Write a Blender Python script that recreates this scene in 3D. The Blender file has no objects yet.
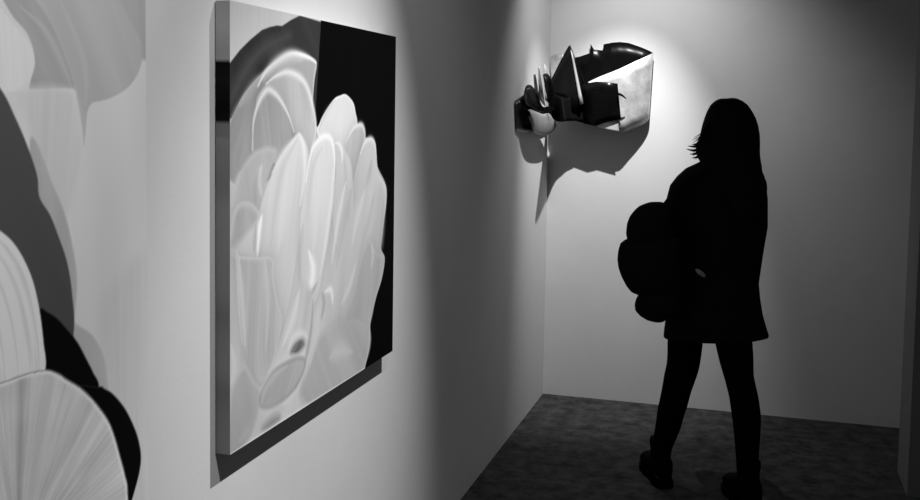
import bpy, bmesh, math, random
import numpy as np
from mathutils import Vector, Matrix

random.seed(7)
rng = np.random.RandomState(7)
scene = bpy.context.scene
COL = scene.collection

# ------------------------------------------------------------------ camera
# world: left wall is the plane x = 0, y runs along it into the room, z is up (metres)
F_PX, PP_Y = 996.24, 180.59                 # focal length and optical axis of the (cropped) photograph, in pixels
YAW, PITCH, ROLL = 0.28951, -0.068855, -0.0155
CAM = np.array([1.0913, 0.0, 1.55])
BACK = 5.339                                # the back wall
_f = np.array([-math.sin(YAW) * math.cos(PITCH), math.cos(YAW) * math.cos(PITCH), math.sin(PITCH)])
_r = np.array([math.cos(YAW), math.sin(YAW), 0.0])
_d = np.cross(_f, _r)
_r2 = math.cos(ROLL) * _r + math.sin(ROLL) * _d
_d2 = -math.sin(ROLL) * _r + math.cos(ROLL) * _d
ROT = np.array([_r2, _d2, _f])


def ray(px, py):
    return ROT.T @ np.array([(px - 460) / F_PX, (py - PP_Y) / F_PX, 1.0])


def on_x(px, py, x):                        # point on a plane parallel to the left wall
    d = ray(px, py)
    return CAM + d * ((x - CAM[0]) / d[0])


def on_y(px, py, y):                        # point on a plane parallel to the back wall
    d = ray(px, py)
    return CAM + d * ((y - CAM[1]) / d[1])


cam_data = bpy.data.cameras.new('camera')
cam = bpy.data.objects.new('camera', cam_data)
COL.objects.link(cam)
m = Matrix((( _r2[0], -_d2[0], -_f[0]), (_r2[1], -_d2[1], -_f[1]), (_r2[2], -_d2[2], -_f[2])))
cam.matrix_world = Matrix.Translation(Vector(CAM)) @ m.to_4x4()
cam_data.sensor_width = 36.0
cam_data.lens = F_PX / 920 * 36.0
cam_data.shift_y = -(250 - PP_Y) / 920
cam_data.clip_start = 0.02
scene.camera = cam

# ------------------------------------------------------------------ light
world = bpy.data.worlds.new('world')
scene.world = world
world.use_nodes = True
world.node_tree.nodes['Background'].inputs[0].default_value = (0.5, 0.5, 0.5, 1)
world.node_tree.nodes['Background'].inputs[1].default_value = 0.13


def spot(name, loc, target, power, angle, blend=1.0, radius=0.02):
    L = bpy.data.lights.new(name, 'SPOT')
    L.energy = power
    L.spot_size = math.radians(angle)
    L.spot_blend = blend
    L.shadow_soft_size = radius
    o = bpy.data.objects.new(name, L)
    COL.objects.link(o)
    o.location = loc
    o.rotation_euler = (Vector(target) - Vector(loc)).to_track_quat('-Z', 'Y').to_euler()
    return o


# three ceiling track spots, one per work; each has a tight beam inside a wider spill
LA, LB, LC = (1.561, 2.715, 3.838), (1.561, 0.946, 3.838), (0.55, 4.584, 2.70)
spot('spot_large_canvas', LB, (0.0, 1.00, 1.00), 270, 72, 1.0, 0.012)
spot('spot_flower_canvas', LA, (0.0, 2.34, 0.75), 530, 36, 1.0, 0.012)
spot('spot_flower_canvas_spill', LA, (0.0, 2.45, 0.85), 52, 74, 1.0, 0.012)
spot('spot_sculpture', LC, (0.285, 5.33, 0.88), 178, 54, 1.0, 0.010)
spot('spot_sculpture_spill', LC, (0.50, 5.33, 1.20), 48, 112, 1.0, 0.010)

vs = scene.view_settings
vs.view_transform = 'Standard'
vs.look = 'None'
vs.gamma = 1.0
vs.use_curve_mapping = False
vs.exposure = 0.0

# ------------------------------------------------------------------ materials


def lin(t):
    t = np.asarray(t, dtype=float) / 255.0
    return np.where(t <= 0.04045, t / 12.92, ((t + 0.055) / 1.055) ** 2.4)


def material(name, tone, rough=0.6, metallic=0.0, noise=0.0, nscale=8.0, bump=0.0, bscale=60.0, spec=0.5, stretch=None):
    mt = bpy.data.materials.new(name)
    mt.use_nodes = True
    nt = mt.node_tree
    b = nt.nodes['Principled BSDF']
    v = float(tone)
    b.inputs['Base Color'].default_value = (v, v, v, 1)
    b.inputs['Roughness'].default_value = rough
    b.inputs['Metallic'].default_value = metallic
    b.inputs['Specular IOR Level'].default_value = spec
    tc = nt.nodes.new('ShaderNodeTexCoord')
    src = tc.outputs['Object']
    if stretch:
        mp = nt.nodes.new('ShaderNodeMapping')
        mp.inputs['Scale'].default_value = stretch
        nt.links.new(src, mp.inputs['Vector'])
        src = mp.outputs['Vector']
    if noise:
        n = nt.nodes.new('ShaderNodeTexNoise')
        n.inputs['Scale'].default_value = nscale
        n.inputs['Detail'].default_value = 6
        n.inputs['Roughness'].default_value = 0.65
        nt.links.new(src, n.inputs['Vector'])
        cr = nt.nodes.new('ShaderNodeValToRGB')
        lo, hi = v * (1 - noise), v * (1 + noise)
        cr.color_ramp.elements[0].position = 0.32
        cr.color_ramp.elements[0].color = (lo, lo, lo, 1)
        cr.color_ramp.elements[1].position = 0.68
        cr.color_ramp.elements[1].color = (hi, hi, hi, 1)
        nt.links.new(n.outputs['Fac'], cr.inputs['Fac'])
        nt.links.new(cr.outputs['Color'], b.inputs['Base Color'])
    if bump:
        n2 = nt.nodes.new('ShaderNodeTexNoise')
        n2.inputs['Scale'].default_value = bscale
        n2.inputs['Detail'].default_value = 4
        nt.links.new(src, n2.inputs['Vector'])
        bp = nt.nodes.new('ShaderNodeBump')
        bp.inputs['Strength'].default_value = bump
        bp.inputs['Distance'].default_value = 0.004
        nt.links.new(n2.outputs['Fac'], bp.inputs['Height'])
        nt.links.new(bp.outputs['Normal'], b.inputs['Normal'])
    return mt


def paint_material(name):
    mt = bpy.data.materials.new(name)
    mt.use_nodes = True
    nt = mt.node_tree
    b = nt.nodes['Principled BSDF']
    a = nt.nodes.new('ShaderNodeAttribute')
    a.attribute_name = 'paint'
    nt.links.new(a.outputs['Color'], b.inputs['Base Color'])
    b.inputs['Roughness'].default_value = 0.7
    b.inputs['Specular IOR Level'].default_value = 0.04
    tc = nt.nodes.new('ShaderNodeTexCoord')
    n2 = nt.nodes.new('ShaderNodeTexNoise')
    n2.inputs['Scale'].default_value = 220
    nt.links.new(tc.outputs['Object'], n2.inputs['Vector'])
    bp = nt.nodes.new('ShaderNodeBump')
    bp.inputs['Strength'].default_value = 0.06
    bp.inputs['Distance'].default_value = 0.002
    nt.links.new(n2.outputs['Fac'], bp.inputs['Height'])
    nt.links.new(bp.outputs['Normal'], b.inputs['Normal'])
    return mt


M = {
    'wall': material('white_plaster', 0.62, 0.9, noise=0.03, nscale=3, bump=0.06, bscale=90, spec=0.1),
    'ceiling': material('ceiling_paint', 0.4, 0.9),
    'partition': material('dark_grey_paint', 0.16, 0.9, noise=0.05, nscale=3, spec=0.1),
    'floor': material('dark_concrete', 0.042, 0.85, noise=0.6, nscale=13, bump=0.5, bscale=45, spec=0.1),
    'paint': paint_material('canvas_paint'),
    'canvas_back': material('raw_canvas', 0.4, 0.9, noise=0.1, nscale=80),
    'metal': material('brushed_sheet_metal', 0.66, 0.42, metallic=0.55, noise=0.28, nscale=16, bump=0.15, bscale=25),
    'black': material('black_lacquer', 0.003, 0.26, noise=0.3, nscale=10, spec=0.12),
    'matte': material('matte_black_paint', 0.004, 0.9, spec=0.02),
    'shade_glint': material('grey_shade_glint', 0.3, 0.5, metallic=0.4, noise=0.12, nscale=20),  # grey with light put into it: the leaf's shade, the cone's highlight
    'coat': material('black_coat_cloth', 0.008, 0.95, noise=0.3, nscale=60, bump=0.2, bscale=200, spec=0.05),
    'tights': material('black_tights', 0.004, 0.9, spec=0.02),
    'hair': material('black_hair', 0.006, 0.8, spec=0.08),
    'boot': material('black_boot_leather', 0.003, 0.8, spec=0.02),
    'bag': material('black_bag_cloth', 0.008, 0.9, noise=0.2, nscale=50, spec=0.05),
    'skin': material('skin', 0.25, 0.6, spec=0.2),
    'eye': material('eye', 0.5, 0.2),
    'gap_patch': material('gap_patch_grey', 0.22, 0.5, metallic=0.3),
}

# ------------------------------------------------------------------ helpers


def empty(name, loc, label, category, group=None):
    o = bpy.data.objects.new(name, None)
    COL.objects.link(o)
    o.location = loc
    o.empty_display_size = 0.1
    o['label'] = label
    o['category'] = category
    if group:
        o['group'] = group
    return o


def link(name, me, mats, parent=None, smooth=False):
    o = bpy.data.objects.new(name, me)
    for mt in mats if isinstance(mats, (list, tuple)) else [mats]:
        me.materials.append(mt)
    if smooth:
        me.polygons.foreach_set('use_smooth', [True] * len(me.polygons))
    COL.objects.link(o)
    if parent:
        o.parent = parent
        o.matrix_parent_inverse = Matrix.Translation(-parent.location)
    return o


def box_mesh(name, x0, x1, y0, y1, z0, z1, bevel=0.0):
    bm = bmesh.new()
    bmesh.ops.create_cube(bm, size=1)
    for v in bm.verts:
        v.co = Vector(((x0, x1)[v.co.x > 0], (y0, y1)[v.co.y > 0], (z0, z1)[v.co.z > 0]))
    if bevel:
        bmesh.ops.bevel(bm, geom=bm.edges[:], offset=bevel, segments=2, affect='EDGES')
    me = bpy.data.meshes.new(name)
    bm.to_mesh(me)
    bm.free()
    return me


def structure(name, me, mat):
    o = link(name, me, mat)
    o['kind'] = 'structure'
    return o


def catmull(P, n=8, closed=False):
    P = np.asarray(P, dtype=float)
    N = len(P)
    out = []
    segs = N if closed else N - 1
    for i in range(segs):
        if closed:
            a, b, c, d = P[(i - 1) % N], P[i], P[(i + 1) % N], P[(i + 2) % N]
        else:
            a, b, c, d = P[max(i - 1, 0)], P[i], P[i + 1], P[min(i + 2, N - 1)]
        for k in range(n):
            t = k / n
            out.append(0.5 * (2 * b + (c - a) * t + (2 * a - 5 * b + 4 * c - d) * t * t + (3 * b - a - 3 * c + d) * t ** 3))
    if not closed:
        out.append(P[-1])
    return np.array(out)


# ------------------------------------------------------------------ the room
structure('floor', box_mesh('floor', -0.15, 3.4, -1.6, BACK + 0.15, -0.12, 0.0), M['floor'])
structure('ceiling', box_mesh('ceiling', -0.15, 3.4, -1.6, BACK + 0.15, 4.0, 4.1), M['ceiling'])
structure('wall_left', box_mesh('wall_left', -0.15, 0.0, -1.6, BACK + 0.15, 0.0, 4.0), M['wall'])
structure('wall_back', box_mesh('wall_back', 0.0, 3.4, BACK, BACK + 0.15, 0.0, 4.0), M['wall'])
structure('wall_right', box_mesh('wall_right', 1.73, 3.4, 4.36, 4.66, 0.0, 4.0, 0.003), M['partition'])

# ------------------------------------------------------------------ the painted canvases
DEPTH = 0.036
WOFF = 0.0025                                # hanging gap behind a canvas


def vnoise(u, v, seed=0):
    r = np.random.RandomState(seed).rand(97, 97)
    iu, iv = np.floor(u).astype(int), np.floor(v).astype(int)
    fu, fv = u - iu, v - iv
    fu, fv = fu * fu * (3 - 2 * fu), fv * fv * (3 - 2 * fv)
    g = lambda a, b: r[a % 97, b % 97]
    return (g(iu, iv) * (1 - fu) + g(iu + 1, iv) * fu) * (1 - fv) + (g(iu, iv + 1) * (1 - fu) + g(iu + 1, iv + 1) * fu) * fv - 0.5


def poly_sdf(Y, Z, P):                       # signed distance, negative inside
    d2 = np.full(Y.shape, 1e9)
    ins = np.zeros(Y.shape, dtype=bool)
    N = len(P)
    for i in range(N):
        a, b = P[i], P[(i + 1) % N]
        e = b - a
        L = e @ e
        if L < 1e-14:
            continue
        wy, wz = Y - a[0], Z - a[1]
        t = np.clip((wy * e[0] + wz * e[1]) / L, 0, 1)
        d2 = np.minimum(d2, (wy - e[0] * t) ** 2 + (wz - e[1] * t) ** 2)
        c = ((a[1] > Z) != (b[1] > Z))
        if e[1] != 0:
            ins ^= c & (wy < e[0] * wz / e[1])
    d = np.sqrt(d2)
    return np.where(ins, -d, d)


def to_canvas(pts):
    return np.array([on_x(x, y, DEPTH)[1:] for x, y in pts])


class Painter:
    def __init__(self, Y, Z, tone):
        self.Y, self.Z = Y, Z
        self.T = np.full(Y.shape, float(tone))
        self.k = 0

    def sdf(self, pts, sharp=False, n=7):
        P = to_canvas(pts)
        if not sharp:
            P = catmull(P, n, True)
        mg = 0.09
        mk = (self.Y > P[:, 0].min() - mg) & (self.Y < P[:, 0].max() + mg) & (self.Z > P[:, 1].min() - mg) & (self.Z < P[:, 1].max() + mg)
        D = np.full(self.Y.shape, 1.0)
        D[mk] = poly_sdf(self.Y[mk], self.Z[mk], P)
        return D, P

    def streaks(self, amp, ang, fine, seed):
        c, s = math.cos(ang), math.sin(ang)
        wob = 0.03 * vnoise(self.Y * 5, self.Z * 5, seed + 3)
        u = self.Y * c + self.Z * s + wob
        v = -self.Y * s + self.Z * c
        return amp * (vnoise(u * fine, v * fine * 0.05, seed) + 0.6 * vnoise(u * fine * 2.3, v * fine * 0.1, seed + 1)
                      + 1.1 * vnoise(u * fine * 0.3, v * fine * 0.03, seed + 2))

    def shape(self, pts, tone, edge=None, ew=0.006, gz=0.0, gy=0.0, st=0.0, ang=0.0, fine=90, dim=0.0, dimw=0.02,
              rim=0.0, rimw=0.03, soft=0.0018, sharp=False, fade=None):
        self.k += 1
        D, P = self.sdf(pts, sharp)
        yc, zc = P.mean(0)
        h = max(np.ptp(P[:, 1]), 1e-3)
        w = max(np.ptp(P[:, 0]), 1e-3)
        if dim:                              # painted modelling: darker paint just outside this petal
            self.T *= 1 - dim * np.exp(-np.clip(D, 0, None) / dimw) * (D > 0)
        t = tone + gz * (self.Z - zc) / h + gy * (self.Y - yc) / w
        if rim:
            t = t + rim * np.exp(np.clip(D, None, 0) / rimw)
        if st:
            t = t + self.streaks(st, ang, fine, 11 * self.k)
        if edge is not None:
            f = np.clip(1 - (-D) / ew, 0, 1)
            f = f * f * (3 - 2 * f)
            t = t * (1 - f) + edge * f
        a = np.clip(0.5 - D / (2 * soft), 0, 1)
        if fade:                             # the petal melts into the paint below it
            mx = np.mean([q[0] for q in pts])
            z1, z0 = on_x(mx, fade[0], DEPTH)[2], on_x(mx, fade[1], DEPTH)[2]
            g = np.clip((self.Z - z0) / (z1 - z0), 0, 1)
            a = a * g * g * (3 - 2 * g)
        self.T = self.T * (1 - a) + t * a

    def stroke(self, pts, tone, w=0.006, op=1.0):
        P = catmull(to_canvas(pts), 8)
        d2 = np.full(self.Y.shape, 1e9)
        mk = (self.Y > P[:, 0].min() - .05) & (self.Y < P[:, 0].max() + .05) & (self.Z > P[:, 1].min() - .05) & (self.Z < P[:, 1].max() + .05)
        y, z = self.Y[mk], self.Z[mk]
        q = np.full(y.shape, 1e9)
        n = len(P) - 1
        for i in range(n):
            a, b = P[i], P[i + 1]
            e = b - a
            t = np.clip(((y - a[0]) * e[0] + (z - a[1]) * e[1]) / max(e @ e, 1e-12), 0, 1)
            taper = max(0.25, math.sin(math.pi * (i + 0.5) / n))
            q = np.minimum(q, np.sqrt((y - a[0] - e[0] * t) ** 2 + (z - a[1] - e[1] * t) ** 2) / taper)
        f = np.zeros(self.Y.shape)
        f[mk] = op * np.exp(-(q / w) ** 2)
        self.T = self.T * (1 - f) + tone * f


def grid_mesh(name, y, z, T, gain=1.0):
    ny, nz = len(y), len(z)
    co = np.zeros((nz, ny, 3))
    co[..., 0] = DEPTH
    co[..., 1] = y[None, :]
    co[..., 2] = z[:, None]
    idx = np.arange(ny * nz).reshape(nz, ny)
    q = np.stack([idx[:-1, :-1], idx[:-1, 1:], idx[1:, 1:], idx[1:, :-1]], -1).reshape(-1, 4)
    me = bpy.data.meshes.new(name)
    me.vertices.add(ny * nz)
    me.vertices.foreach_set('co', co.ravel())
    me.loops.add(q.size)
    me.loops.foreach_set('vertex_index', q.ravel())
    me.polygons.add(len(q))
    me.polygons.foreach_set('loop_start', np.arange(len(q)) * 4)
    me.update(calc_edges=True)
    at = me.color_attributes.new('paint', 'FLOAT_COLOR', 'POINT')
    L = np.clip(lin(np.clip(T, 0, 255)) * gain, 0, 0.9).ravel()
    c = np.ones((ny * nz, 4))
    c[:, 0] = c[:, 1] = c[:, 2] = L
    at.data.foreach_set('color', c.ravel())
    return me


def strip_mesh(name, pts_a, pts_b, tones):   # painted edge of a canvas: quads between two poly-lines
    n = len(pts_a)
    me = bpy.data.meshes.new(name)
    me.from_pydata([tuple(p) for p in pts_a] + [tuple(p) for p in pts_b], [],
                   [(i, i + 1, n + i + 1, n + i) for i in range(n - 1)])
    at = me.color_attributes.new('paint', 'FLOAT_COLOR', 'POINT')
    L = np.clip(lin(np.array(tones)) * PAINT_GAIN, 0, 0.9)
    c = np.ones((2 * n, 4))
    c[:n, :3] = L[:, None]
    c[n:, :3] = L[:, None]
    at.data.foreach_set('color', c.ravel())
    me.update()
    return me


PAINT_GAIN = 1.28


def build_canvas(name, label, y, z, T, side_tones, gain):
    y0, y1, z0, z1 = y[0], y[-1], z[0], z[-1]
    root = empty(name, (0.0, (y0 + y1) / 2, z0), label, 'painting', 'canvases hung along the wall')
    link('painted_face', grid_mesh('painted_face', y, z, T, gain), M['paint'], root)
    D = DEPTH
    zs = np.linspace(z0, z1, 121)
    ys = np.linspace(y0, y1, 61)
    col = lambda p, v: [(p, v[0], k) for k in v[1]]
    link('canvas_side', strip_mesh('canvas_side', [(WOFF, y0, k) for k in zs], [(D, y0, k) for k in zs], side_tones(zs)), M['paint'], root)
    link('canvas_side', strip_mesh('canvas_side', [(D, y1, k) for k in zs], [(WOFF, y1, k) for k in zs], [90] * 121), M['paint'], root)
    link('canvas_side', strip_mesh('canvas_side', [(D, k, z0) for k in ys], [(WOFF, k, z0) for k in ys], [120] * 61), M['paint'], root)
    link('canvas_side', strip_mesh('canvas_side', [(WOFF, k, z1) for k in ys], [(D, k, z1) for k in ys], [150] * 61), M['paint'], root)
    link('canvas_back', box_mesh('canvas_back', WOFF, WOFF + 0.0015, y0 + .001, y1 - .001, z0 + .001, z1 - .001), M['canvas_back'], root)
    return root


# -- the flower canvas (square, hung on the left wall)
FY0, FY1, FZ0, FZ1 = 1.856, 2.843, 0.812, 1.773
gy = np.linspace(FY0, FY1, 340)
gz = np.linspace(FZ0, FZ1, 520)
YY, ZZ = np.meshgrid(gy, gz)
p = Painter(YY, ZZ, 3)
# light upper corner, dark grey arch, black field
p.shape([(210, -20), (330, -20), (321, 30), (317, 70), (220, 70)], 195, sharp=True, gz=-25, st=4)
p.shape([(200, 95), (230, 63), (240, 50), (250, 40), (262, 30), (270, 27), (277, 25.5), (282, 26), (291, 20), (300, 15.5), (321, 22), (318, 75), (314, 130), (262, 150), (200, 160)],
        52, sharp=True, st=7, ang=0.7, fine=30)
p.shape([(231, 90), (246, 60), (268, 40), (290, 34), (284, 42), (262, 56), (244, 84), (232, 105)], 74, soft=0.015)
p.shape([(321.5, 10), (460, 20), (460, 420), (360, 420), (314, 140), (317, 90)], 3, sharp=True)
# the body of the flower
p.shape([(215, 140), (231, 119), (262, 100), (316, 126), (345, 135), (371, 140), (377, 165), (386.5, 190), (383, 230), (381, 248), (384.7, 258), (382, 278),
         (376, 298), (370.5, 323), (369.5, 342), (364, 372), (350, 420), (215, 500)], 196, edge=208, ew=0.012, st=14, ang=-0.12, fine=22)
# outer petals, upper left
p.shape([(215, 150), (231, 119), (244, 94), (265, 70), (282, 56.5), (294, 52), (308, 55.5), (316.5, 62), (314.5, 80), (313, 99), (312, 130), (290, 170), (240, 190)],
        162, edge=204, ew=0.012, gy=16, st=8, ang=0.3, fine=28)
p.shape([(228, 150), (231, 119), (244, 95), (263, 73), (268, 72), (262, 88), (250, 112), (244, 135), (238, 160)], 150, soft=0.010, st=10, ang=-0.5)
p.stroke([(240, 106), (252, 88), (263, 76)], 178, 0.016, 0.6)
p.stroke([(258, 86), (266, 72), (282, 58), (294, 53.5), (308, 57), (316, 63)], 240, 0.011, 0.95)
p.stroke([(264, 80), (274, 66), (288, 59), (302, 60)], 200, 0.022, 0.5)
p.shape([(256, 104), (263, 88), (273, 78.4), (289, 71), (302, 78.4), (310, 94), (316, 126), (312, 155), (290, 170), (262, 150)], 180, gy=30, st=9, ang=0.1, dim=0.10)
p.stroke([(266, 84), (276, 76), (289, 72), (302, 79), (310, 95), (316, 126), (311, 150)], 226, 0.010, 0.9)
p.stroke([(300, 84), (306, 98), (310, 122)], 172, 0.016, 0.5)
p.shape([(252, 152), (252.5, 135), (254, 120), (258.6, 101), (264, 92), (270, 89.6), (279.4, 97.6), (287, 112), (292, 126), (295, 140), (285, 158), (262, 165)], 156, st=9, ang=0.2, gz=-10, dim=0.08, fade=(140, 165))
p.stroke([(252.5, 150), (253.5, 122), (259, 102), (265, 92), (270, 90), (279, 98), (288, 114), (294, 132)], 222, 0.009, 0.9)
# right crown petals
p.shape([(317.5, 134), (320, 122), (325, 112), (334, 99), (340, 95.5), (346, 94.4), (353, 102), (355.5, 112), (357, 126), (349, 150), (331, 150)], 220, edge=240, ew=0.010, gz=-10, st=4, ang=-0.2)
p.stroke([(319, 130), (326, 112), (335, 100)], 190, 0.008, 0.5)
p.shape([(343, 170), (344, 155), (346, 141), (353, 128), (358, 124), (362, 124.5), (365, 133), (364, 146), (356, 172), (350, 190)], 190, gy=-14, st=6, ang=-0.2, dim=0.12, fade=(160, 192))
p.stroke([(346, 142), (353, 129), (359, 124.6), (363, 126), (365, 135), (363.5, 147)], 228, 0.009, 0.9)
p.shape([(349, 210), (352, 190), (356, 168), (361, 150), (366, 141), (371, 138), (375.4, 144), (377, 165), (381, 178), (386.4, 190), (384, 225), (370, 240), (355, 230)], 196, gz=10, gy=14, st=9, ang=-0.18, fine=40, dim=0.12, fade=(180, 230))
p.stroke([(360, 154), (365, 142), (371, 138.5), (375, 145), (377, 165)], 232, 0.009, 0.9)
p.stroke([(372, 160), (368, 180), (362, 205)], 172, 0.016, 0.6)
p.stroke([(379, 176), (385.5, 190), (384, 215)], 222, 0.012, 0.6)
# long central petals
p.shape([(228, 215), (233, 192), (240, 172), (252, 154), (262, 148.5), (270, 147), (277, 152), (270, 172), (262, 195), (255, 225)], 180, edge=186, ew=0.02, st=10, ang=0.25, fine=30, gz=-6, soft=0.006, fade=(185, 225))
p.stroke([(262, 165), (259, 180), (262, 196)], 212, 0.012, 0.7)
p.stroke([(258, 172), (255, 190), (256, 205)], 164, 0.012, 0.6)
p.stroke([(240, 172), (234, 192), (232, 206)], 200, 0.014, 0.5)
p.shape([(254, 240), (262, 202), (273, 171), (281, 156), (290, 143), (299, 133), (304, 140), (309, 156), (309, 185), (303, 215), (296, 260), (287, 310), (272, 345), (258, 300)],
        204, st=10, ang=-0.22, fine=34, gz=10, dim=0.07, soft=0.005, fade=(190, 300))
p.stroke([(272, 173), (284, 152), (299, 134)], 222, 0.010, 0.7)
p.stroke([(299, 134), (304, 148), (305, 175), (300, 205)], 236, 0.014, 0.8)
p.stroke([(297, 140), (284, 165), (276, 200), (271, 245)], 188, 0.014, 0.5)
p.stroke([(288, 175), (283, 215), (278, 250)], 216, 0.020, 0.5)
p.shape([(352, 170), (345, 150), (338, 141), (334, 150), (336, 175), (332, 205), (338, 250), (352, 230)], 200, st=8, ang=-0.1, dim=0.06, soft=0.005, fade=(170, 230))
p.stroke([(335, 143), (339, 144), (342, 152), (342, 163)], 238, 0.008, 0.85)
p.stroke([(344, 160), (346, 180), (343, 205)], 176, 0.010, 0.5)
p.shape([(300, 235), (303, 200), (307, 174), (311, 152), (318, 139.5), (324, 135), (329, 135), (333, 142), (335, 160), (334, 190), (330, 225), (324, 265), (316, 300), (304, 300)],
        210, st=8, ang=-0.05, fine=34, gz=6, dim=0.08, soft=0.005, fade=(190, 290))
p.stroke([(306, 182), (311, 153), (318, 140.5), (326, 136), (332, 141), (334.5, 158), (334, 180)], 242, 0.010, 0.9)
p.stroke([(322, 148), (314, 163), (310, 190), (307, 220)], 192, 0.012, 0.5)
p.stroke([(333, 170), (331, 200), (326, 240), (320, 275)], 230, 0.012, 0.6)
p.stroke([(320, 160), (318, 200), (313, 250)], 218, 0.020, 0.5)
# right column of folds
p.shape([(330, 300), (338, 250), (349, 215), (362, 190), (374, 180), (384, 200), (382, 245), (374, 262), (356, 300), (344, 340)], 194, st=14, ang=-0.25, fine=30, gz=10, soft=0.02)
p.stroke([(346, 182), (339, 215), (332, 262)], 228, 0.014, 0.6)
p.stroke([(352, 190), (345, 225), (336, 268)], 176, 0.014, 0.5)
p.stroke([(365, 190), (358, 215), (352, 245)], 220, 0.014, 0.5)
p.stroke([(375, 192), (370, 215), (362, 245)], 180, 0.014, 0.5)
p.shape([(338, 350), (345, 318), (354, 288), (361, 258), (368, 242), (372, 241), (376, 252), (383, 256), (384.5, 262), (381, 280), (375, 300), (370, 324), (352, 345)], 176, edge=184, ew=0.02, gy=14, st=10, ang=-0.2, fine=34, dim=0.07, soft=0.004, fade=(300, 345))
p.stroke([(371, 243), (373, 255), (371, 268)], 210, 0.010, 0.6)
p.stroke([(356, 262), (350, 285), (341, 305)], 214, 0.012, 0.6)
# the bright fold in the middle
p.stroke([(309, 252), (313, 268), (311, 285), (304, 302)], 240, 0.020, 0.9)
p.stroke([(317, 283), (310, 296), (303, 304)], 150, 0.009, 0.6)
p.stroke([(325, 292), (331, 290), (333, 304)], 236, 0.010, 0.8)
p.stroke([(322, 292), (324, 304), (321, 320)], 152, 0.009, 0.6)
p.stroke([(303, 225), (300, 255), (299, 290)], 178, 0.014, 0.5)
# left curl and the upright petal beneath it
p.shape([(229, 250), (231, 228), (234, 212), (241, 202.5), (251, 203), (259, 212), (261, 224), (258, 240), (256, 262), (240, 262)], 172, edge=190, ew=0.022, gz=-10, st=7, dim=0.06, soft=0.005)
p.shape([(233, 250), (243, 238), (252, 227), (260, 218), (258, 236), (256, 258), (244, 258)], 200, soft=0.010)
p.stroke([(262, 215), (259, 232), (257.5, 256)], 246, 0.010, 0.95)
p.stroke([(256, 224), (255, 240), (254, 252)], 156, 0.009, 0.5)
p.shape([(236, 252), (240, 256), (256, 257.5), (272, 258), (273, 275), (277, 300), (282, 318), (279, 340), (272, 366), (262, 387), (255, 381), (248, 366), (241, 338), (238, 300)],
        184, edge=194, ew=0.012, st=16, ang=0.02, fine=60, gy=12, dim=0.09, soft=0.004)
p.stroke([(239, 258), (242, 300), (245, 345)], 208, 0.012, 0.7)
p.stroke([(265, 262), (268, 300), (266, 350)], 204, 0.012, 0.5)
p.stroke([(243, 345), (250, 370), (260, 386), (268, 374)], 150, 0.008, 0.5)
p.shape([(262, 388), (272, 366), (281, 338), (291, 300), (300, 282), (313, 294), (310, 318), (303, 350), (290, 362), (276, 372), (266, 390)], 196, st=12, ang=-0.35, fine=34, gz=-12, soft=0.012)
p.stroke([(299, 292), (293, 318), (283, 345)], 222, 0.016, 0.7)
# lower folds
p.shape([(228, 460), (230, 400), (236, 378), (245, 366), (254, 380), (262, 392), (260, 410), (250, 440)], 174, edge=188, ew=0.016, st=10, ang=0.3, fine=26, gz=12, soft=0.006)
p.stroke([(231, 345), (234, 365), (231, 385)], 212, 0.012, 0.6)
p.shape([(300, 395), (308, 368), (316, 345), (326, 330), (340, 322), (356, 320), (367, 326), (369.8, 341), (366, 360), (350, 385), (320, 410)], 178, st=10, ang=0.6, fine=24, gy=6, dim=0.04, soft=0.012)
p.stroke([(330, 358), (340, 350), (352, 352)], 206, 0.026, 0.6)
p.stroke([(369.5, 325), (370, 342), (366, 362)], 215, 0.008, 0.7)
p.stroke([(313, 300), (311, 330), (305, 362), (296, 388)], 146, 0.009, 0.6)
p.stroke([(318, 305), (316, 335), (310, 365)], 210, 0.014, 0.5)
p.shape([(290, 353), (293, 345), (298, 339), (303, 338), (305, 345), (300, 352), (294, 355)], 122, edge=150, ew=0.008, soft=0.008)
p.stroke([(288, 350), (293, 338), (302, 333), (308, 338)], 222, 0.012, 0.7)
p.stroke([(295, 352), (299, 347), (301, 342)], 86, 0.008, 0.7)
p.shape([(259.5, 403), (261, 392), (272, 372), (285, 362), (297, 357), (304.5, 358), (305, 368), (297, 386), (286, 399), (272, 408), (262, 409)], 172, edge=156, ew=0.014, st=8, ang=-0.7, gy=18, dim=-0.06, soft=0.006)
p.stroke([(262, 404), (264, 392), (274, 376), (287, 366)], 190, 0.012, 0.7)
p.shape([(262, 428), (270, 418), (278, 415), (279, 420), (268, 430)], 134, soft=0.012)
p.stroke([(240, 440), (262, 420), (285, 408)], 190, 0.03, 0.4)
p.stroke([(231, 453.5), (262, 434), (300, 409.5), (364, 368.5)], 232, 0.004, 0.8)


def flower_side(zs):
    zt = [on_x(222, y, DEPTH / 2)[2] for y in (62, 122)]
    t = np.where(zs > zt[0], 138.0, np.where(zs > zt[1], 10.0, 108.0))
    t[(zs < zt[1]) & (zs > zt[1] - 0.03)] = 95
    return t + 18 * vnoise(zs * 18, zs * 0, 5)


build_canvas('canvas_painting', 'square canvas of a pale layered flower against a black and dark grey ground', gy, gz, p.T, flower_side, 0.98)

# -- the second canvas of the series, mostly out of frame
LY1 = on_x(147, 250, DEPTH)[1]
LY0 = LY1 - (FY1 - FY0)
gy2 = np.concatenate([np.linspace(LY0, 1.12, 120, endpoint=False), np.linspace(1.12, LY1, 230)])
gz2 = np.linspace(FZ0, FZ1, 560)
YY, ZZ = np.meshgrid(gy2, gz2)
p = Painter(YY, ZZ, 186)
p.T += p.streaks(5, 0.1, 14, 3)
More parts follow.
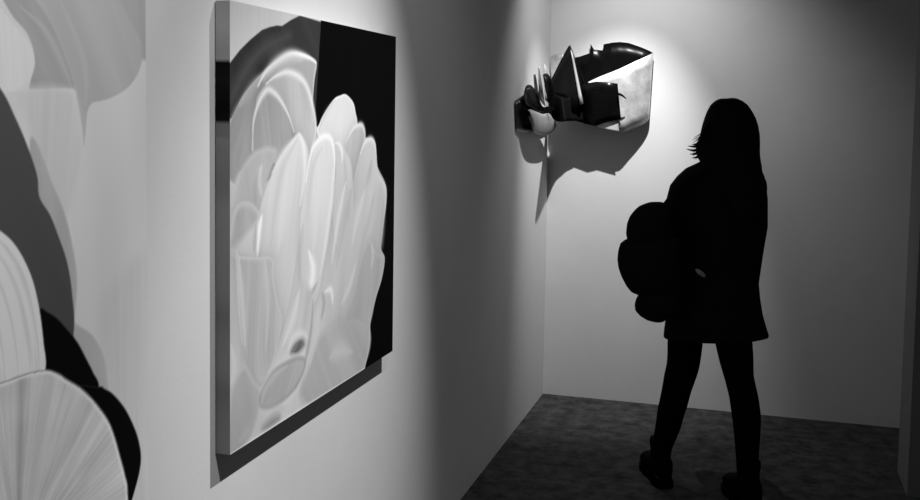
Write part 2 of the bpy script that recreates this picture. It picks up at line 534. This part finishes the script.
# pale upper lobes
p.shape([(-300, -200), (-60, -60), (0, 8), (12, 22), (28, 42), (35, 62), (30, 90), (0, 92), (-300, 92)], 196, st=6)
p.shape([(22, -60), (160, -60), (155, 40), (144, 55), (138, 73), (128, 87), (112, 97), (100, 101), (92, 103), (87, 113), (85, 135), (83, 146), (80, 128), (76, 100), (66, 66), (48, 28)],
        158, edge=150, ew=0.004, st=9, ang=0.5, fine=30, soft=0.0025)
p.shape([(-10, -30), (26, -10), (50, 22), (66, 60), (73, 88), (52, 90), (30, 90), (35, 62), (28, 35), (10, 12)], 146, st=10, ang=0.55, fine=40)
p.stroke([(20, 6), (45, 30), (62, 62), (72, 88)], 166, 0.006, 0.6)
p.stroke([(60, 0), (84, 60), (86, 105)], 166, 0.008, 0.5)
p.shape([(105, -40), (160, -60), (160, 40), (144, 60), (140, 40), (124, 8)], 148, soft=0.004, st=6)
p.shape([(-300, 92), (0, 90), (40, 89), (72, 89), (77, 100), (82, 130), (83, 150), (79, 176), (70, 215), (72, 250), (40, 250), (-300, 250)], 188, edge=196, ew=0.005, st=7, soft=0.0025, ang=0.1)
p.shape([(20, 92), (70, 91), (79, 125), (82, 150), (78, 175), (66, 215), (48, 190), (30, 130)], 182, soft=0.010, st=5)
# pale grey echo band behind the dark petal
p.shape([(30, 140), (55, 190), (66, 218), (74, 254), (77, 282), (75, 315), (76, 324), (92, 335), (104, 357), (108, 388), (110, 420), (60, 420), (40, 300)], 158, st=5, soft=0.0025)
p.shape([(104, 300), (146, 250), (160, 250), (160, 520), (140, 520), (118, 430), (106, 370)], 178, soft=0.02, st=5)
# dark grey petal
p.shape([(-320, -80), (-140, -20), (-40, 40), (0, 88), (15, 117), (27, 145), (37, 175), (39.5, 197), (50, 215), (58, 235), (67, 262), (72, 293), (73.5, 335), (60, 400), (-320, 420)],
        68, st=4, fine=30, ang=0.4, gz=6, sharp=False)
# black petals
p.shape([(20, 330), (39, 309), (47, 311.5), (57, 318), (68, 330), (78, 343), (87, 360), (93, 372), (99, 388), (90, 420), (40, 420)], 9, edge=40, ew=0.0025)
p.shape([(70, 400), (98, 387), (105, 389), (113, 394), (124, 407), (132, 422), (138, 438), (141, 456), (139, 474), (132, 500), (120, 540), (90, 520)], 8, edge=40, ew=0.0025)
# banded white petal
p.shape([(-330, 300), (-200, 215), (-100, 200), (-30, 214), (0, 231), (17, 248), (31, 276), (39, 308), (43.5, 343), (45, 372), (30, 420), (-330, 460)], 198, edge=240, ew=0.014, st=22, ang=0.25, fine=70)
P = [(-30, 222), (-4, 238), (11, 254), (25, 282), (33, 312), (38, 345), (39.5, 375)]
for k, (s, t) in enumerate([(0, 182), (5, 216), (9, 184), (15, 210), (21, 180), (28, 206), (34, 182)]):
    p.stroke([(x - s, y + s * 0.6) for x, y in P], t, 0.004, 0.7)
# fan petal in front, with radial bands
D, PP = p.sdf([(-320, 620), (-260, 470), (-120, 402), (-40, 390), (0, 382.5), (22, 374.5), (45, 369.5), (58, 373), (67, 379), (80, 387), (90, 396), (100, 408), (109, 421.5), (115, 437), (120, 455), (125, 474), (128, 495), (125, 560), (60, 700), (-200, 720)])
hub = to_canvas([(18, 560)])[0]
th = np.arctan2(p.Z - hub[1], p.Y - hub[0])
rr = np.hypot(p.Z - hub[1], p.Y - hub[0])
t = 186 + 16 * vnoise(th * 14, rr * 4, 41) + 14 * vnoise(th * 46, rr * 9, 42) + 10 * vnoise(th * 120, rr * 14, 44) + 10 * vnoise(th * 6, rr * 26, 43)
t = t - 26 * np.exp(-((th - 1.52) / 0.05) ** 2)
e = np.clip(1 + D / 0.011, 0, 1)
e = e * e * (3 - 2 * e)
t = t * (1 - e) + 226 * e
t = np.where(D > -0.0028, 150, t)
a = np.clip(0.5 - D / 0.004, 0, 1)
p.T = p.T * (1 - a) + t * a

build_canvas('canvas_painting', 'square canvas of overlapping grey, black and banded white rounded petals', gy2, gz2, p.T,
             lambda zs: 150 + 12 * vnoise(zs * 12, zs * 0, 8), 1.5)

# ------------------------------------------------------------------ folded sheet-metal sculpture in the corner


def S(px, py, d):
    return on_y(px, py, BACK - d)


def W(px, py, x):
    return on_x(px, py, x)


def sheet(name, cols, mat_front, mat_back, parent, n=6, rows=6, thick=0.002, smooth=True, bulge=0.0):
    """a bent sheet: cols is a list of (top, bottom) points; the front is the side facing the camera at the first column"""
    A = np.array([c[0] for c in cols])
    B = np.array([c[1] for c in cols])
    if smooth:
        A, B = catmull(A, n), catmull(B, n)
    N = len(A)
    G = np.array([[A[i] * (1 - k / rows) + B[i] * k / rows for k in range(rows + 1)] for i in range(N)])
    tu = np.gradient(G, axis=0)
    tv = np.gradient(G, axis=1)
    nr = np.cross(tu, tv)
    ln = np.linalg.norm(nr, axis=-1, keepdims=True)
    nr = nr / np.where(ln < 1e-9, 1, ln)
    if nr[0, 0] @ (CAM - G[0, 0]) < 0:
        nr = -nr
    if bulge:
        k = np.linspace(0, 1, rows + 1)
        G = G + nr * (bulge * np.sin(np.pi * k))[None, :, None]
    V = np.concatenate([(G + nr * thick / 2).reshape(-1, 3), (G - nr * thick / 2).reshape(-1, 3)])
    R = rows + 1
    off = N * R
    bm = bmesh.new()
    vs_ = [bm.verts.new(v) for v in V]
    id_ = lambda i, k, s: vs_[i * R + k + s * off]
    for s in (0, 1):
        for i in range(N - 1):
            for k in range(rows):
                f = [id_(i, k, s), id_(i + 1, k, s), id_(i + 1, k + 1, s), id_(i, k + 1, s)]
                fc = bm.faces.new(f)
                fc.material_index = s
                fc.smooth = True
    rim = [(i, 0) for i in range(N)] + [(N - 1, k) for k in range(1, R)] + [(i, R - 1) for i in range(N - 2, -1, -1)] + [(0, k) for k in range(R - 2, 0, -1)]
    for j in range(len(rim)):
        a, b = rim[j], rim[(j + 1) % len(rim)]
        try:
            fc = bm.faces.new([id_(*a, 0), id_(*b, 0), id_(*b, 1), id_(*a, 1)])
            fc.material_index = 0
        except ValueError:
            pass
    bmesh.ops.recalc_face_normals(bm, faces=bm.faces[:])
    me = bpy.data.meshes.new(name)
    bm.to_mesh(me)
    bm.free()
    return link(name, me, [mat_front, mat_back], parent)


sc = empty('metal_sculpture', (0.25, BACK - 0.1, 1.35), 'curled and folded black and silver sheet metal sculpture mounted in the corner', 'sculpture')
K, ME = M['black'], M['metal']
# back band of the loop: black inner side towards the room, with its notched upper edge
RE = (S(653.2, 53, .035), S(649, 118, .03))  # the turn of the loop, close to the wall
sheet('loop_back', [(S(572, 58, .02), S(572, 116, .02)), (S(580, 56.5, .02), S(580, 117, .02)), (S(590, 53, .02), S(590, 118, .02)),
                    (S(590.6, 44, .02), S(590.6, 118, .02)), (S(594, 49.5, .02), S(594, 118, .02)), (S(603, 50.5, .02), S(603, 120, .02)),
                    (S(603.6, 44.3, .02), S(603.6, 120, .02)), (S(612, 42.6, .016), S(612, 122, .016)), (S(620, 42, .012), S(620, 122, .012)),
                    (S(629, 43, .008), S(629, 123, .008)), (S(642, 47.5, .010), S(640, 122, .010)), (S(650, 51, .018), S(646.5, 119, .018)), RE],
      K, ME, sc, smooth=False)
# the front of the loop: bright bare metal, cut on the slant
sheet('loop_front', [(S(588, 82, .14), S(596, 112, .12)), (S(600, 76.5, .14), S(606, 118, .12)), (S(618, 69.5, .13), S(619.5, 132.2, .11)),
                     (S(633, 62.5, .105), S(630, 129.5, .09)), (S(645, 57, .075), S(642, 125, .06)), (S(651, 54, .05), S(647.5, 121, .042)), RE],
      ME, K, sc)
# black square flap with its folded corner
sheet('flap', [(S(583, 84, .16), S(583, 123.5, .125)), (S(596, 81.6, .165), S(595.5, 126, .13)), (S(607, 82.3, .168), S(607, 122, .133)), (S(617.6, 83.5, .165), S(621, 119, .13))],
      K, K, sc, smooth=False)
sheet('folded_corner', [(S(596, 122.5, .118), S(597.5, 127, .118)), (S(608, 121, .118), S(609, 130, .118)), (S(618, 119.5, .12), S(619, 132, .12))], ME, K, sc, smooth=False)
sheet('hook', [(S(617.5, 92.5, .165), S(617.5, 95, .165)), (S(622, 94, .18), S(622, 96.5, .18)), (S(626, 98.2, .16), S(626, 99.2, .16))], K, K, sc)
# pointed cone fold
sheet('cone_fold', [(S(551, 80, .06), S(556, 121, .08)), (S(560, 62, .09), S(562, 120, .11)), (S(568.5, 46.5, .12), S(568, 115, .15)), (S(571, 47, .135), S(577, 108, .165)),
                    (S(573.5, 54, .13), S(583.5, 103.5, .16)), (S(574.5, 56, .11), S(586, 101, .13))],
      K, K, sc, n=5)
sheet('cone_highlight', [(S(570.6, 50, .141), S(580.0, 104.5, .174)), (S(571.6, 51, .143), S(581.6, 104.2, .175)), (S(573.0, 54, .139), S(583.4, 103.6, .17))], M['shade_glint'], K, sc, n=4)  # thin grey sheet painting the highlight along the black cone
sheet('cone_side', [(S(574, 58, .06), S(584, 112, .08)), (S(580, 70, .09), S(586, 118, .11)), (S(586, 86, .12), S(590, 119, .14))], K, K, sc)
sheet('lower_fold', [(S(549, 92, .08), S(555, 120.5, .09)), (S(557, 95, .16), S(560, 121.8, .20)), (S(562, 97, .24), S(564.5, 121.5, .44)), (S(567, 98, .17), S(569, 121, .20)), (S(575, 94, .13), S(576, 121, .15)), (S(584, 94, .13), S(583, 122.5, .13)), (S(592, 92, .12), S(590, 119, .12)), (S(596, 93, .06), S(594, 119, .05)), (S(598, 95, .022), S(596, 119, .018))],
      M['matte'], M['matte'], sc)  # hidden end columns behind the flap added to block light
sheet('light_panel', [(S(549.5, 57, .012), S(551, 78, .012)), (S(556, 54.5, .018), S(557, 82, .018)), (S(563, 53, .022), S(564, 84, .022))], ME, K, sc)
sheet('light_blocker', [(S(572, 86, .05), S(573, 118.5, .05)), (S(584, 86, .055), S(585, 119.5, .055)), (S(596, 86, .06), S(597, 119.5, .06))], M['matte'], M['matte'], sc)  # added sheet behind flap and cone, stops light slits on the wall
sheet('connecting_band', [(W(538, 106, .03), W(538, 120, .03)), (W(545, 107, .04), W(545, 121, .04)), (S(551, 105, .14), S(551, 120, .14)), (S(556, 103, .11), S(556, 119, .11))], M['matte'], M['matte'], sc)
# slender upright blades near the corner
sheet('blade', [(W(538.2, 66, .05), W(538.8, 97, .05)), (W(539.2, 68, .06), W(542, 103, .06)), (W(541.5, 82, .07), W(545.5, 106.5, .07))], ME, ME, sc, n=4)
sheet('blade', [(W(533.5, 74, .03), W(534.5, 92, .03)), (W(535, 73.5, .035), W(537.5, 96, .04)), (W(537.2, 84, .045), W(539, 99, .05))], ME, ME, sc, n=4)
sheet('blade', [(W(543.8, 64, .05), W(545, 100, .05)), (W(546, 66, .055), W(549, 103, .055)), (W(549.6, 74, .06), W(551, 100, .06))], ME, K, sc, n=4)
sheet('curved_strip', [(W(543, 74.5, .06), W(545, 88, .06)), (W(547, 73.5, .07), W(548.5, 104, .07)), (W(551, 79, .085), W(551.5, 107, .085)), (W(554.5, 92, .10), W(554.5, 112, .10))], K, ME, sc)
# black band along the left wall and the pale rounded leaf that stands out from the corner
sheet('side_band', [(W(514.8, 101, .005), W(516, 131, .005)), (W(520, 97.5, .012), W(521, 132, .012)), (W(527, 93.5, .02), W(527.5, 133, .02)),
                    (W(533, 97, .028), W(532, 132, .028)), (W(540, 104, .034), W(540, 128, .034)), (W(548, 112, .04), W(547, 120, .04))], K, ME, sc)
sheet('roll', [(W(523.5, 96, .024), W(525.5, 104, .03)), (W(526, 86.5, .03), W(531, 107, .04)), (W(530.5, 85, .036), W(538, 111, .045)), (W(536, 91, .04), W(545, 114, .05))], K, ME, sc)
sheet('leaf', [(W(528, 110, .045), W(530, 118, .045)), (W(531, 109.5, .05), W(533, 130, .05)), (W(537, 112, .054), W(537, 134, .054)), (W(543, 114, .056), W(543.5, 135.5, .056)),
               (W(549, 113.5, .058), W(550, 134, .058)), (W(553.5, 120, .062), W(555, 129, .062))], M['shade_glint'], K, sc, bulge=0.012)  # the leaf's weaker lighting is put into its darker grey

# ------------------------------------------------------------------ the visitor
YP = 4.12                                    # torso plane


def loft(bm, rings, seg=24, cap=True):
    """rings: list of (centre, u_axis, v_axis)"""
    loops = []
    for c, u, v in rings:
        c, u, v = np.array(c), np.array(u), np.array(v)
        loops.append([bm.verts.new(c + u * math.cos(2 * math.pi * k / seg) + v * math.sin(2 * math.pi * k / seg)) for k in range(seg)])
    for a, b in zip(loops[:-1], loops[1:]):
        for k in range(seg):
            bm.faces.new([a[k], a[(k + 1) % seg], b[(k + 1) % seg], b[k]])
    if cap:
        bm.faces.new(loops[0][::-1])
        bm.faces.new(loops[-1])


def tube(bm, pts, rad, seg=14, n=4):
    """tapering limb through joints"""
    P = catmull(np.array(pts, dtype=float), n)
    Rr = catmull(np.array(rad, dtype=float)[:, None], n)[:, 0]
    T = np.gradient(P, axis=0)
    rings = []
    for i in range(len(P)):
        t = T[i] / (np.linalg.norm(T[i]) + 1e-9)
        a = np.array([1, 0, 0]) if abs(t[0]) < 0.8 else np.array([0, 1, 0])
        u = np.cross(t, a)
        u /= np.linalg.norm(u)
        v = np.cross(t, u)
        rings.append((P[i], u * Rr[i], v * Rr[i]))
    t0 = P[0] - P[1]
    t0 = t0 / np.linalg.norm(t0)
    t1 = P[-1] - P[-2]
    t1 = t1 / np.linalg.norm(t1)
    r0, r1 = rings[0], rings[-1]
    pre = [(P[0] + t0 * Rr[0] * s, r0[1] * q, r0[2] * q) for s, q in ((.95, .25), (.75, .66), (.4, .92))]
    post = [(P[-1] + t1 * Rr[-1] * s, r1[1] * q, r1[2] * q) for s, q in ((.4, .92), (.75, .66), (.95, .25))]
    loft(bm, pre + rings + post, seg)


def ball(bm, c, r, rot=None):
    g = bmesh.ops.create_uvsphere(bm, u_segments=20, v_segments=14, radius=1)
    mt = Matrix.Translation(Vector(c)) @ (rot or Matrix.Identity(4)) @ Matrix.Diagonal(Vector((*r, 1)))
    bmesh.ops.transform(bm, matrix=mt, verts=g['verts'])


def fuse(name, bm, voxel, mat, parent, smooth_it=6):
    """one continuous surface out of overlapping closed shapes"""
    bmesh.ops.recalc_face_normals(bm, faces=bm.faces[:])
    me = bpy.data.meshes.new(name)
    bm.to_mesh(me)
    bm.free()
    tmp = bpy.data.objects.new(name + '_tmp', me)
    COL.objects.link(tmp)
    md = tmp.modifiers.new('remesh', 'REMESH')
    md.mode = 'VOXEL'
    md.voxel_size = voxel
    sm = tmp.modifiers.new('smooth', 'SMOOTH')
    sm.iterations = smooth_it
    sm.factor = 0.5
    dg = bpy.context.evaluated_depsgraph_get()
    out = bpy.data.meshes.new_from_object(tmp.evaluated_get(dg))
    out.name = name
    bpy.data.objects.remove(tmp)
    bpy.data.meshes.remove(me)
    return link(name, out, mat, parent, smooth=True)


def ring(pxl, pxr, py, hd, y=YP, yshift=0.0):
    a, b = on_y(pxl, py, y), on_y(pxr, py, y)
    c = (a + b) / 2 + np.array([0, yshift, 0])
    return (c, (b - a) / 2, np.array([0, hd, 0]))


person = empty('person', (float(on_y(705, 480, YP)[0]), YP, 0.0), 'person in a short black coat and black tights looking at the wall sculpture', 'person')

FACE = np.array([-0.42, 0.91, 0.0])          # the way she looks
FACE /= np.linalg.norm(FACE)
SIDE = np.array([FACE[1], -FACE[0], 0.0])
head = on_y(731, 127, YP) + np.array([0, 0.05, 0])


def legpts(rows, y_top, y_bot):
    pts, rad = [], []
    n = len(rows)
    for i, (py, l, r) in enumerate(rows):
        y = y_top + (y_bot - y_top) * i / (n - 1)
        a, b = on_y(l, py, y), on_y(r, py, y)
        pts.append((a + b) / 2)
        rad.append(np.linalg.norm(b - a) / 2)
    return pts, rad


YL, YR = 4.20, 4.04                          # ankles: left foot ahead, right foot behind
left_rows = [(300, 672, 706), (330, 668, 704), (362, 667, 700), (378, 664, 695), (390, 662, 691), (403, 659.5, 687.5), (412, 657.5, 684.5), (426, 655.5, 680.5), (442, 653, 674), (456, 651.5, 670), (474, 651, 669)]
right_rows = [(300, 710, 752), (330, 713, 752), (357, 718.6, 753.5), (376, 724, 754), (387, 727, 756), (399, 729.5, 758.6), (417, 732, 761), (435, 734, 760.3), (454, 735.6, 759), (475, 736.7, 758.6), (488, 737, 758.6)]
lp, lr = legpts(left_rows, YP + 0.02, YL)
rp, rr_ = legpts(right_rows, YP - 0.01, YR)

# --- body (one continuous mesh)
bm = bmesh.new()
ball(bm, head, (0.082, 0.098, 0.118), Matrix.Rotation(math.atan2(-FACE[0], FACE[1]), 4, 'Z'))
ball(bm, head + FACE * 0.03 + np.array([0, 0, -0.07]), (0.06, 0.066, 0.062), Matrix.Rotation(math.atan2(-FACE[0], FACE[1]), 4, 'Z'))
tube(bm, [head + FACE * 0.092 + np.array([0, 0, 0.012]), head + FACE * 0.112 + np.array([0, 0, -0.028]), head + FACE * 0.102 + np.array([0, 0, -0.04])], [0.008, 0.014, 0.015])
for s in (-1, 1):
    ball(bm, head + SIDE * s * 0.083 + np.array([0, 0, -0.01]), (0.012, 0.02, 0.032), Matrix.Rotation(math.atan2(-FACE[0], FACE[1]), 4, 'Z'))
    ball(bm, head + FACE * 0.088 + SIDE * s * 0.03 + np.array([0, 0, 0.025]), (0.024, 0.014, 0.009), Matrix.Rotation(math.atan2(-FACE[0], FACE[1]), 4, 'Z'))
tube(bm, [head + FACE * 0.094 + SIDE * -0.02 + np.array([0, 0, -0.068]), head + FACE * 0.1 + np.array([0, 0, -0.067]), head + FACE * 0.094 + SIDE * 0.02 + np.array([0, 0, -0.068])], [0.006, 0.009, 0.006])
neck0 = on_y(729, 175, YP) + np.array([0, 0.02, 0])
tube(bm, [head + np.array([0, 0.0, -0.06]), neck0, on_y(724, 190, YP)], [0.052, 0.052, 0.06])
loft(bm, [ring(706, 748, 170, 0.05), ring(690, 752, 180, 0.075), ring(684, 754, 200, 0.09), ring(684, 754, 225, 0.095), ring(688, 748, 255, 0.085),
          ring(684, 750, 280, 0.095), ring(678, 753, 300, 0.1), ring(678, 752, 318, 0.095)])
tube(bm, lp, [r - 0.006 for r in lr])
tube(bm, rp, [r - 0.006 for r in rr_])
shL, shR = on_y(691, 188, YP), on_y(747, 188, YP)
elL = on_y(685, 240, YP) + np.array([0, 0.03, 0])
haL = on_y(684, 232, YP + 0.22)
elR = on_y(749, 242, YP) + np.array([0, -0.01, 0])
haR = on_y(728, 262, YP + 0.2)
tube(bm, [shL, (shL + elL) / 2, elL], [0.052, 0.044, 0.038])
tube(bm, [elL, (elL + haL) / 2, haL], [0.038, 0.036, 0.026])
tube(bm, [shR, (shR + elR) / 2, elR], [0.052, 0.044, 0.038])
tube(bm, [elR, (elR + haR) / 2, haR], [0.038, 0.036, 0.026])


def hand(h, d, up, out, curl):
    """palm, four unequal bent fingers and a thumb leaving the side of the palm"""
    d, up = d / np.linalg.norm(d), up / np.linalg.norm(up)
    w = np.cross(d, up)
    w /= np.linalg.norm(w)
    for k in np.linspace(-1, 1, 4):
        tube(bm, [h, h + d * 0.04 + w * k * 0.016, h + d * 0.085 + w * k * 0.028], [0.018, 0.015, 0.0115], seg=10)
    for k, L in zip((-1, -0.33, 0.33, 1), (0.062, 0.076, 0.08, 0.068)):
        a = h + d * 0.085 + w * k * 0.029
        b = a + (d * math.cos(curl * .5) - up * math.sin(curl * .5)) * L * 0.45
        c = b + (d * math.cos(curl * 1.3) - up * math.sin(curl * 1.3)) * L * 0.33
        e = c + (d * math.cos(curl * 2) - up * math.sin(curl * 2)) * L * 0.25
        tube(bm, [a, b, c, e], [0.0095, 0.009, 0.0082, 0.007], seg=10)
    a = h + d * 0.03 + w * out * 0.024
    b = a + d * 0.03 + w * out * 0.03 - up * 0.008
    tube(bm, [a, b, b + d * 0.026 + w * out * 0.004 - up * 0.012], [0.013, 0.0105, 0.0085], seg=10)


hand(haL, haL - elL, np.array([0, 0, 1.0]), 1, 0.9)
hand(haR, haR - elR, np.array([0, 0, 1.0]), -1, 0.7)
# feet inside the boots
TOE_L = np.array([-0.38, 0.92, 0]) / np.linalg.norm([-0.38, 0.92])
TOE_R = np.array([-0.40, 0.92, 0]) / np.linalg.norm([-0.40, 0.92])
feet = []
for pts, td in ((lp, TOE_L), (rp, TOE_R)):
    an = np.array(pts[-1])
    base = np.array([an[0], an[1], 0.0])
    feet.append((base, td, an))
    tube(bm, [an, base + np.array([0, 0, 0.075]), base + td * 0.07 + np.array([0, 0, 0.058]), base + td * 0.14 + np.array([0, 0, 0.045])], [0.036, 0.036, 0.033, 0.028])
    ball(bm, base - td * 0.03 + np.array([0, 0, 0.05]), (0.03, 0.03, 0.032))
fuse('body', bm, 0.005, M['skin'], person, 4)

# --- tights over both legs
for pts, rad in ((lp, lr), (rp, rr_)):
    bm = bmesh.new()
    tube(bm, pts, rad, seg=24)
    me = bpy.data.meshes.new('tights')
    bm.to_mesh(me)
    bm.free()
    link('tights_leg', me, M['tights'], person, smooth=True)

# --- boots
for base, td, an in feet:
    sd = np.array([td[1], -td[0], 0])
    up = np.array([0, 0, 1.0])
    bm = bmesh.new()
    def fr(s, w, h, z=0.022):                # cross-section of the foot at s along its length
        return (base + td * s + up * (z + h / 2), sd * w, up * h / 2)
    loft(bm, [fr(-0.085, 0.012, 0.05), fr(-0.078, 0.028, 0.085), fr(-0.05, 0.040, 0.115), fr(0.0, 0.042, 0.115), fr(0.05, 0.041, 0.092), fr(0.10, 0.046, 0.074),
              fr(0.14, 0.047, 0.064), fr(0.175, 0.038, 0.054), fr(0.19, 0.022, 0.042), fr(0.196, 0.008, 0.025)], 20)
    c = np.array(an)
    loft(bm, [(base + up * 0.08 + np.array([0, 0, 0]), sd * 0.042, td * 0.052), (base * [1, 1, 0] + up * 0.14, sd * 0.043, td * 0.05), (base * [1, 1, 0] + up * 0.175, sd * 0.047, td * 0.053), (base * [1, 1, 0] + up * 0.19, sd * 0.046, td * 0.052)], 24)
    boot = fuse('boot', bm, 0.005, M['boot'], person, 4)
    bm = bmesh.new()
    prof = [(-0.086, .02), (-0.07, .036), (-0.03, .043), (0.03, .04), (0.09, .047), (0.14, .049), (0.18, .038), (0.198, .018)]
    lo = [bm.verts.new(base + td * s + sd * w) for s, w in prof] + [bm.verts.new(base + td * s - sd * w) for s, w in prof[::-1]]
    f = bm.faces.new(lo)
    ex = bmesh.ops.extrude_face_region(bm, geom=[f])
    for v in [v for v in ex['geom'] if isinstance(v, bmesh.types.BMVert)]:
        v.co.z += 0.028
    bmesh.ops.recalc_face_normals(bm, faces=bm.faces[:])
    me = bpy.data.meshes.new('sole')
    bm.to_mesh(me)
    bm.free()
    so = link('sole', me, M['boot'], None)
    so.parent = boot

# --- coat with sleeves, flaring to the hem
bm = bmesh.new()
loft(bm, [ring(706, 750, 158, 0.05), ring(697, 756, 163, 0.07), ring(686, 761, 168, 0.09), ring(677, 764.5, 176, 0.11), ring(670, 766.5, 185, 0.12), ring(666, 768, 200, 0.13),
          ring(668, 768, 227, 0.13), ring(672, 764, 250, 0.125), ring(674, 761, 270, 0.12), ring(673, 759, 284, 0.125), ring(670, 760.5, 300, 0.135),
          ring(666, 763, 315, 0.135), ring(664, 767, 329, 0.13), ring(663.5, 769, 335, 0.125), ring(663.5, 769.3, 337.5, 0.12)], 40)
tube(bm, [on_y(688, 190, YP), on_y(684, 212, YP), on_y(685, 240, YP + .03)], [0.068, 0.064, 0.052])
tube(bm, [elL, (elL + haL) / 2, haL - (haL - elL) * 0.1], [0.05, 0.046, 0.038])
tube(bm, [on_y(750, 187, YP), (shR + elR) / 2, on_y(749, 242, YP)], [0.068, 0.06, 0.05])
tube(bm, [on_y(749, 242, YP), (elR + haR) / 2, haR - (haR - elR) * 0.1], [0.052, 0.05, 0.04])
fuse('coat', bm, 0.006, M['coat'], person, 1)

# --- hair: a full back volume plus loose strands flicking out
bm = bmesh.new()
hair_rows = [(98.6, 720, 737, .03), (101, 715, 743, .055), (105, 710.5, 748, .075), (111.5, 707, 752.5, .09), (118, 704.5, 756, .098), (126, 702, 758.5, .102), (135, 700, 760, .10),
             (145, 696.5, 760.3, .095), (151, 695.5, 760, .09), (158, 698, 760.5, .085), (166, 704, 762, .08), (178, 714, 763, .075), (192, 722, 763, .07), (206, 730, 760, .055), (216, 738, 754, .03)]
loft(bm, [ring(l, r, py, hd, YP, -0.012 - 0.0016 * max(0, py - 150)) for py, l, r, hd in hair_rows], 36)
ball(bm, head + FACE * 0.012 + np.array([0, 0, 0.045]), (0.084, 0.102, 0.066), Matrix.Rotation(math.atan2(-FACE[0], FACE[1]), 4, 'Z'))
hair = fuse('hair', bm, 0.006, M['hair'], person, 2)
bm = bmesh.new()
for i in range(90):
    ph = rng.uniform(0, 1)
    l = ph < 0.45
    if l:
        x0, y0 = rng.uniform(702, 709), rng.uniform(128, 148)
        ln = rng.uniform(5, 22)
        e = (x0 - rng.uniform(3, 12) * (1 if y0 > 130 else .5), y0 + ln * .9)
        q = [(x0 + 6, y0 - 8), (x0 + 1, y0), e]
    else:
        x0, y0 = rng.uniform(735, 757), rng.uniform(148, 190)
        q = [(x0, y0 - 14), (x0 + 2.0, y0), (x0 + rng.uniform(0.5, 3.5), y0 + rng.uniform(8, 20))]
    yy = YP + rng.uniform(-0.10, 0.02)
    tube(bm, [on_y(a, b, yy) for a, b in q], [0.004, 0.0035, 0.0008], seg=5, n=4)
for q in ([(706, 138), (697, 146), (688, 146)], [(706, 140), (696, 150), (686.5, 149)], [(705, 143), (697, 153), (690, 154)], [(707, 134), (699, 143), (692, 144.5)], [(706, 146), (699, 156), (692, 158)]):
    tube(bm, [on_y(a, b, YP - 0.02) for a, b in q], [0.007, 0.006, 0.001], seg=6, n=5)
me = bpy.data.meshes.new('strands')
bm.to_mesh(me)
bm.free()
st = link('loose_strands', me, M['hair'], None, smooth=True)
st.parent = hair
st['kind'] = 'stuff'

for s in (-1, 1):
    bm = bmesh.new()
    ball(bm, head + FACE * 0.084 + SIDE * s * 0.03 + np.array([0, 0, 0.006]), (0.013, 0.013, 0.012))
    me = bpy.data.meshes.new('eye')
    bm.to_mesh(me)
    bm.free()
    link('eye', me, M['eye'], person, smooth=True)

# --- the bag slung from her left shoulder, behind the arm
YB = YP - 0.20
bag = empty('shoulder_bag', tuple(on_y(646, 322, YB)), 'bulky soft black bag slung from the shoulder of the person in the coat', 'bag')


def bag_part(name, rows):
    bm = bmesh.new()
    loft(bm, [ring(l, r, py, hd, YB) for py, l, r, hd in rows], 32)
    return fuse(name, bm, 0.006, M['bag'], bag, 2)


bag_part('bag_top', [(202, 650, 662, .02), (203.5, 645, 665, .035), (206, 639, 668, .05), (210, 634.5, 669.5, .06), (216, 629.8, 671, .068), (224, 626.8, 672, .072), (233, 626, 672, .074), (239, 627, 672, .072), (243, 630, 671, .06)])
bag_part('bag_body', [(237, 632, 668, .05), (239.5, 625, 678, .07), (243, 620.5, 680, .078), (250, 618.2, 681, .084), (259, 617.3, 681, .087), (267, 618.3, 681, .087), (276, 621.3, 681, .085), (285, 626, 680, .08), (291.5, 631, 678, .072), (294.5, 638, 668, .05)])
bag_part('bag_pouch', [(289, 645, 668, .05), (293, 639.5, 679, .065), (298, 636.2, 679, .07), (304, 634.6, 679, .072), (310, 635.2, 678, .07), (315, 639.5, 676, .062), (319, 646, 667, .05), (321.6, 654, 664, .025)])
# strap over the shoulder, and a second strap with a small grey patch
bm = bmesh.new()
tube(bm, [on_y(658, 214, YB - .03), on_y(675, 193, YP - .145), on_y(690, 178, YP - .145), on_y(703, 170, YP - .14)], [0.011, 0.011, 0.011, 0.01], seg=10, n=8)
me = bpy.data.meshes.new('shoulder_strap')
bm.to_mesh(me)
bm.free()
link('shoulder_strap', me, M['bag'], bag, smooth=True)
bm = bmesh.new()
tube(bm, [on_y(664, 250, YB - .06), on_y(684, 262, YP - .18), on_y(700, 273, YP - .18), on_y(712, 280, YP - .18)], [0.008] * 4, seg=10, n=6)
me = bpy.data.meshes.new('loose_strap')
bm.to_mesh(me)
bm.free()
strap = link('loose_strap', me, M['bag'], bag, smooth=True)
a, b = on_y(696.5, 270, YP - .191), on_y(704.5, 276, YP - .191)
dv = (b - a) / np.linalg.norm(b - a)
nv = np.array([-dv[2], 0, dv[0]])
c0 = (a + b) / 2
bm = bmesh.new()
loft(bm, [(c0 + np.array([0, t, 0]), dv * .024 * q, nv * .009 * q) for t, q in ((-.004, .8), (-.002, 1), (.003, 1), (.005, .8))], 16)
me = bpy.data.meshes.new('gap_patch')
bm.to_mesh(me)
bm.free()
bk = link('gap_patch', me, M['gap_patch'], None, smooth=True)  # grey patch added to stand for a gap of light
bk.parent = strap
bk['label'] = 'small grey patch standing in for a gap of light'
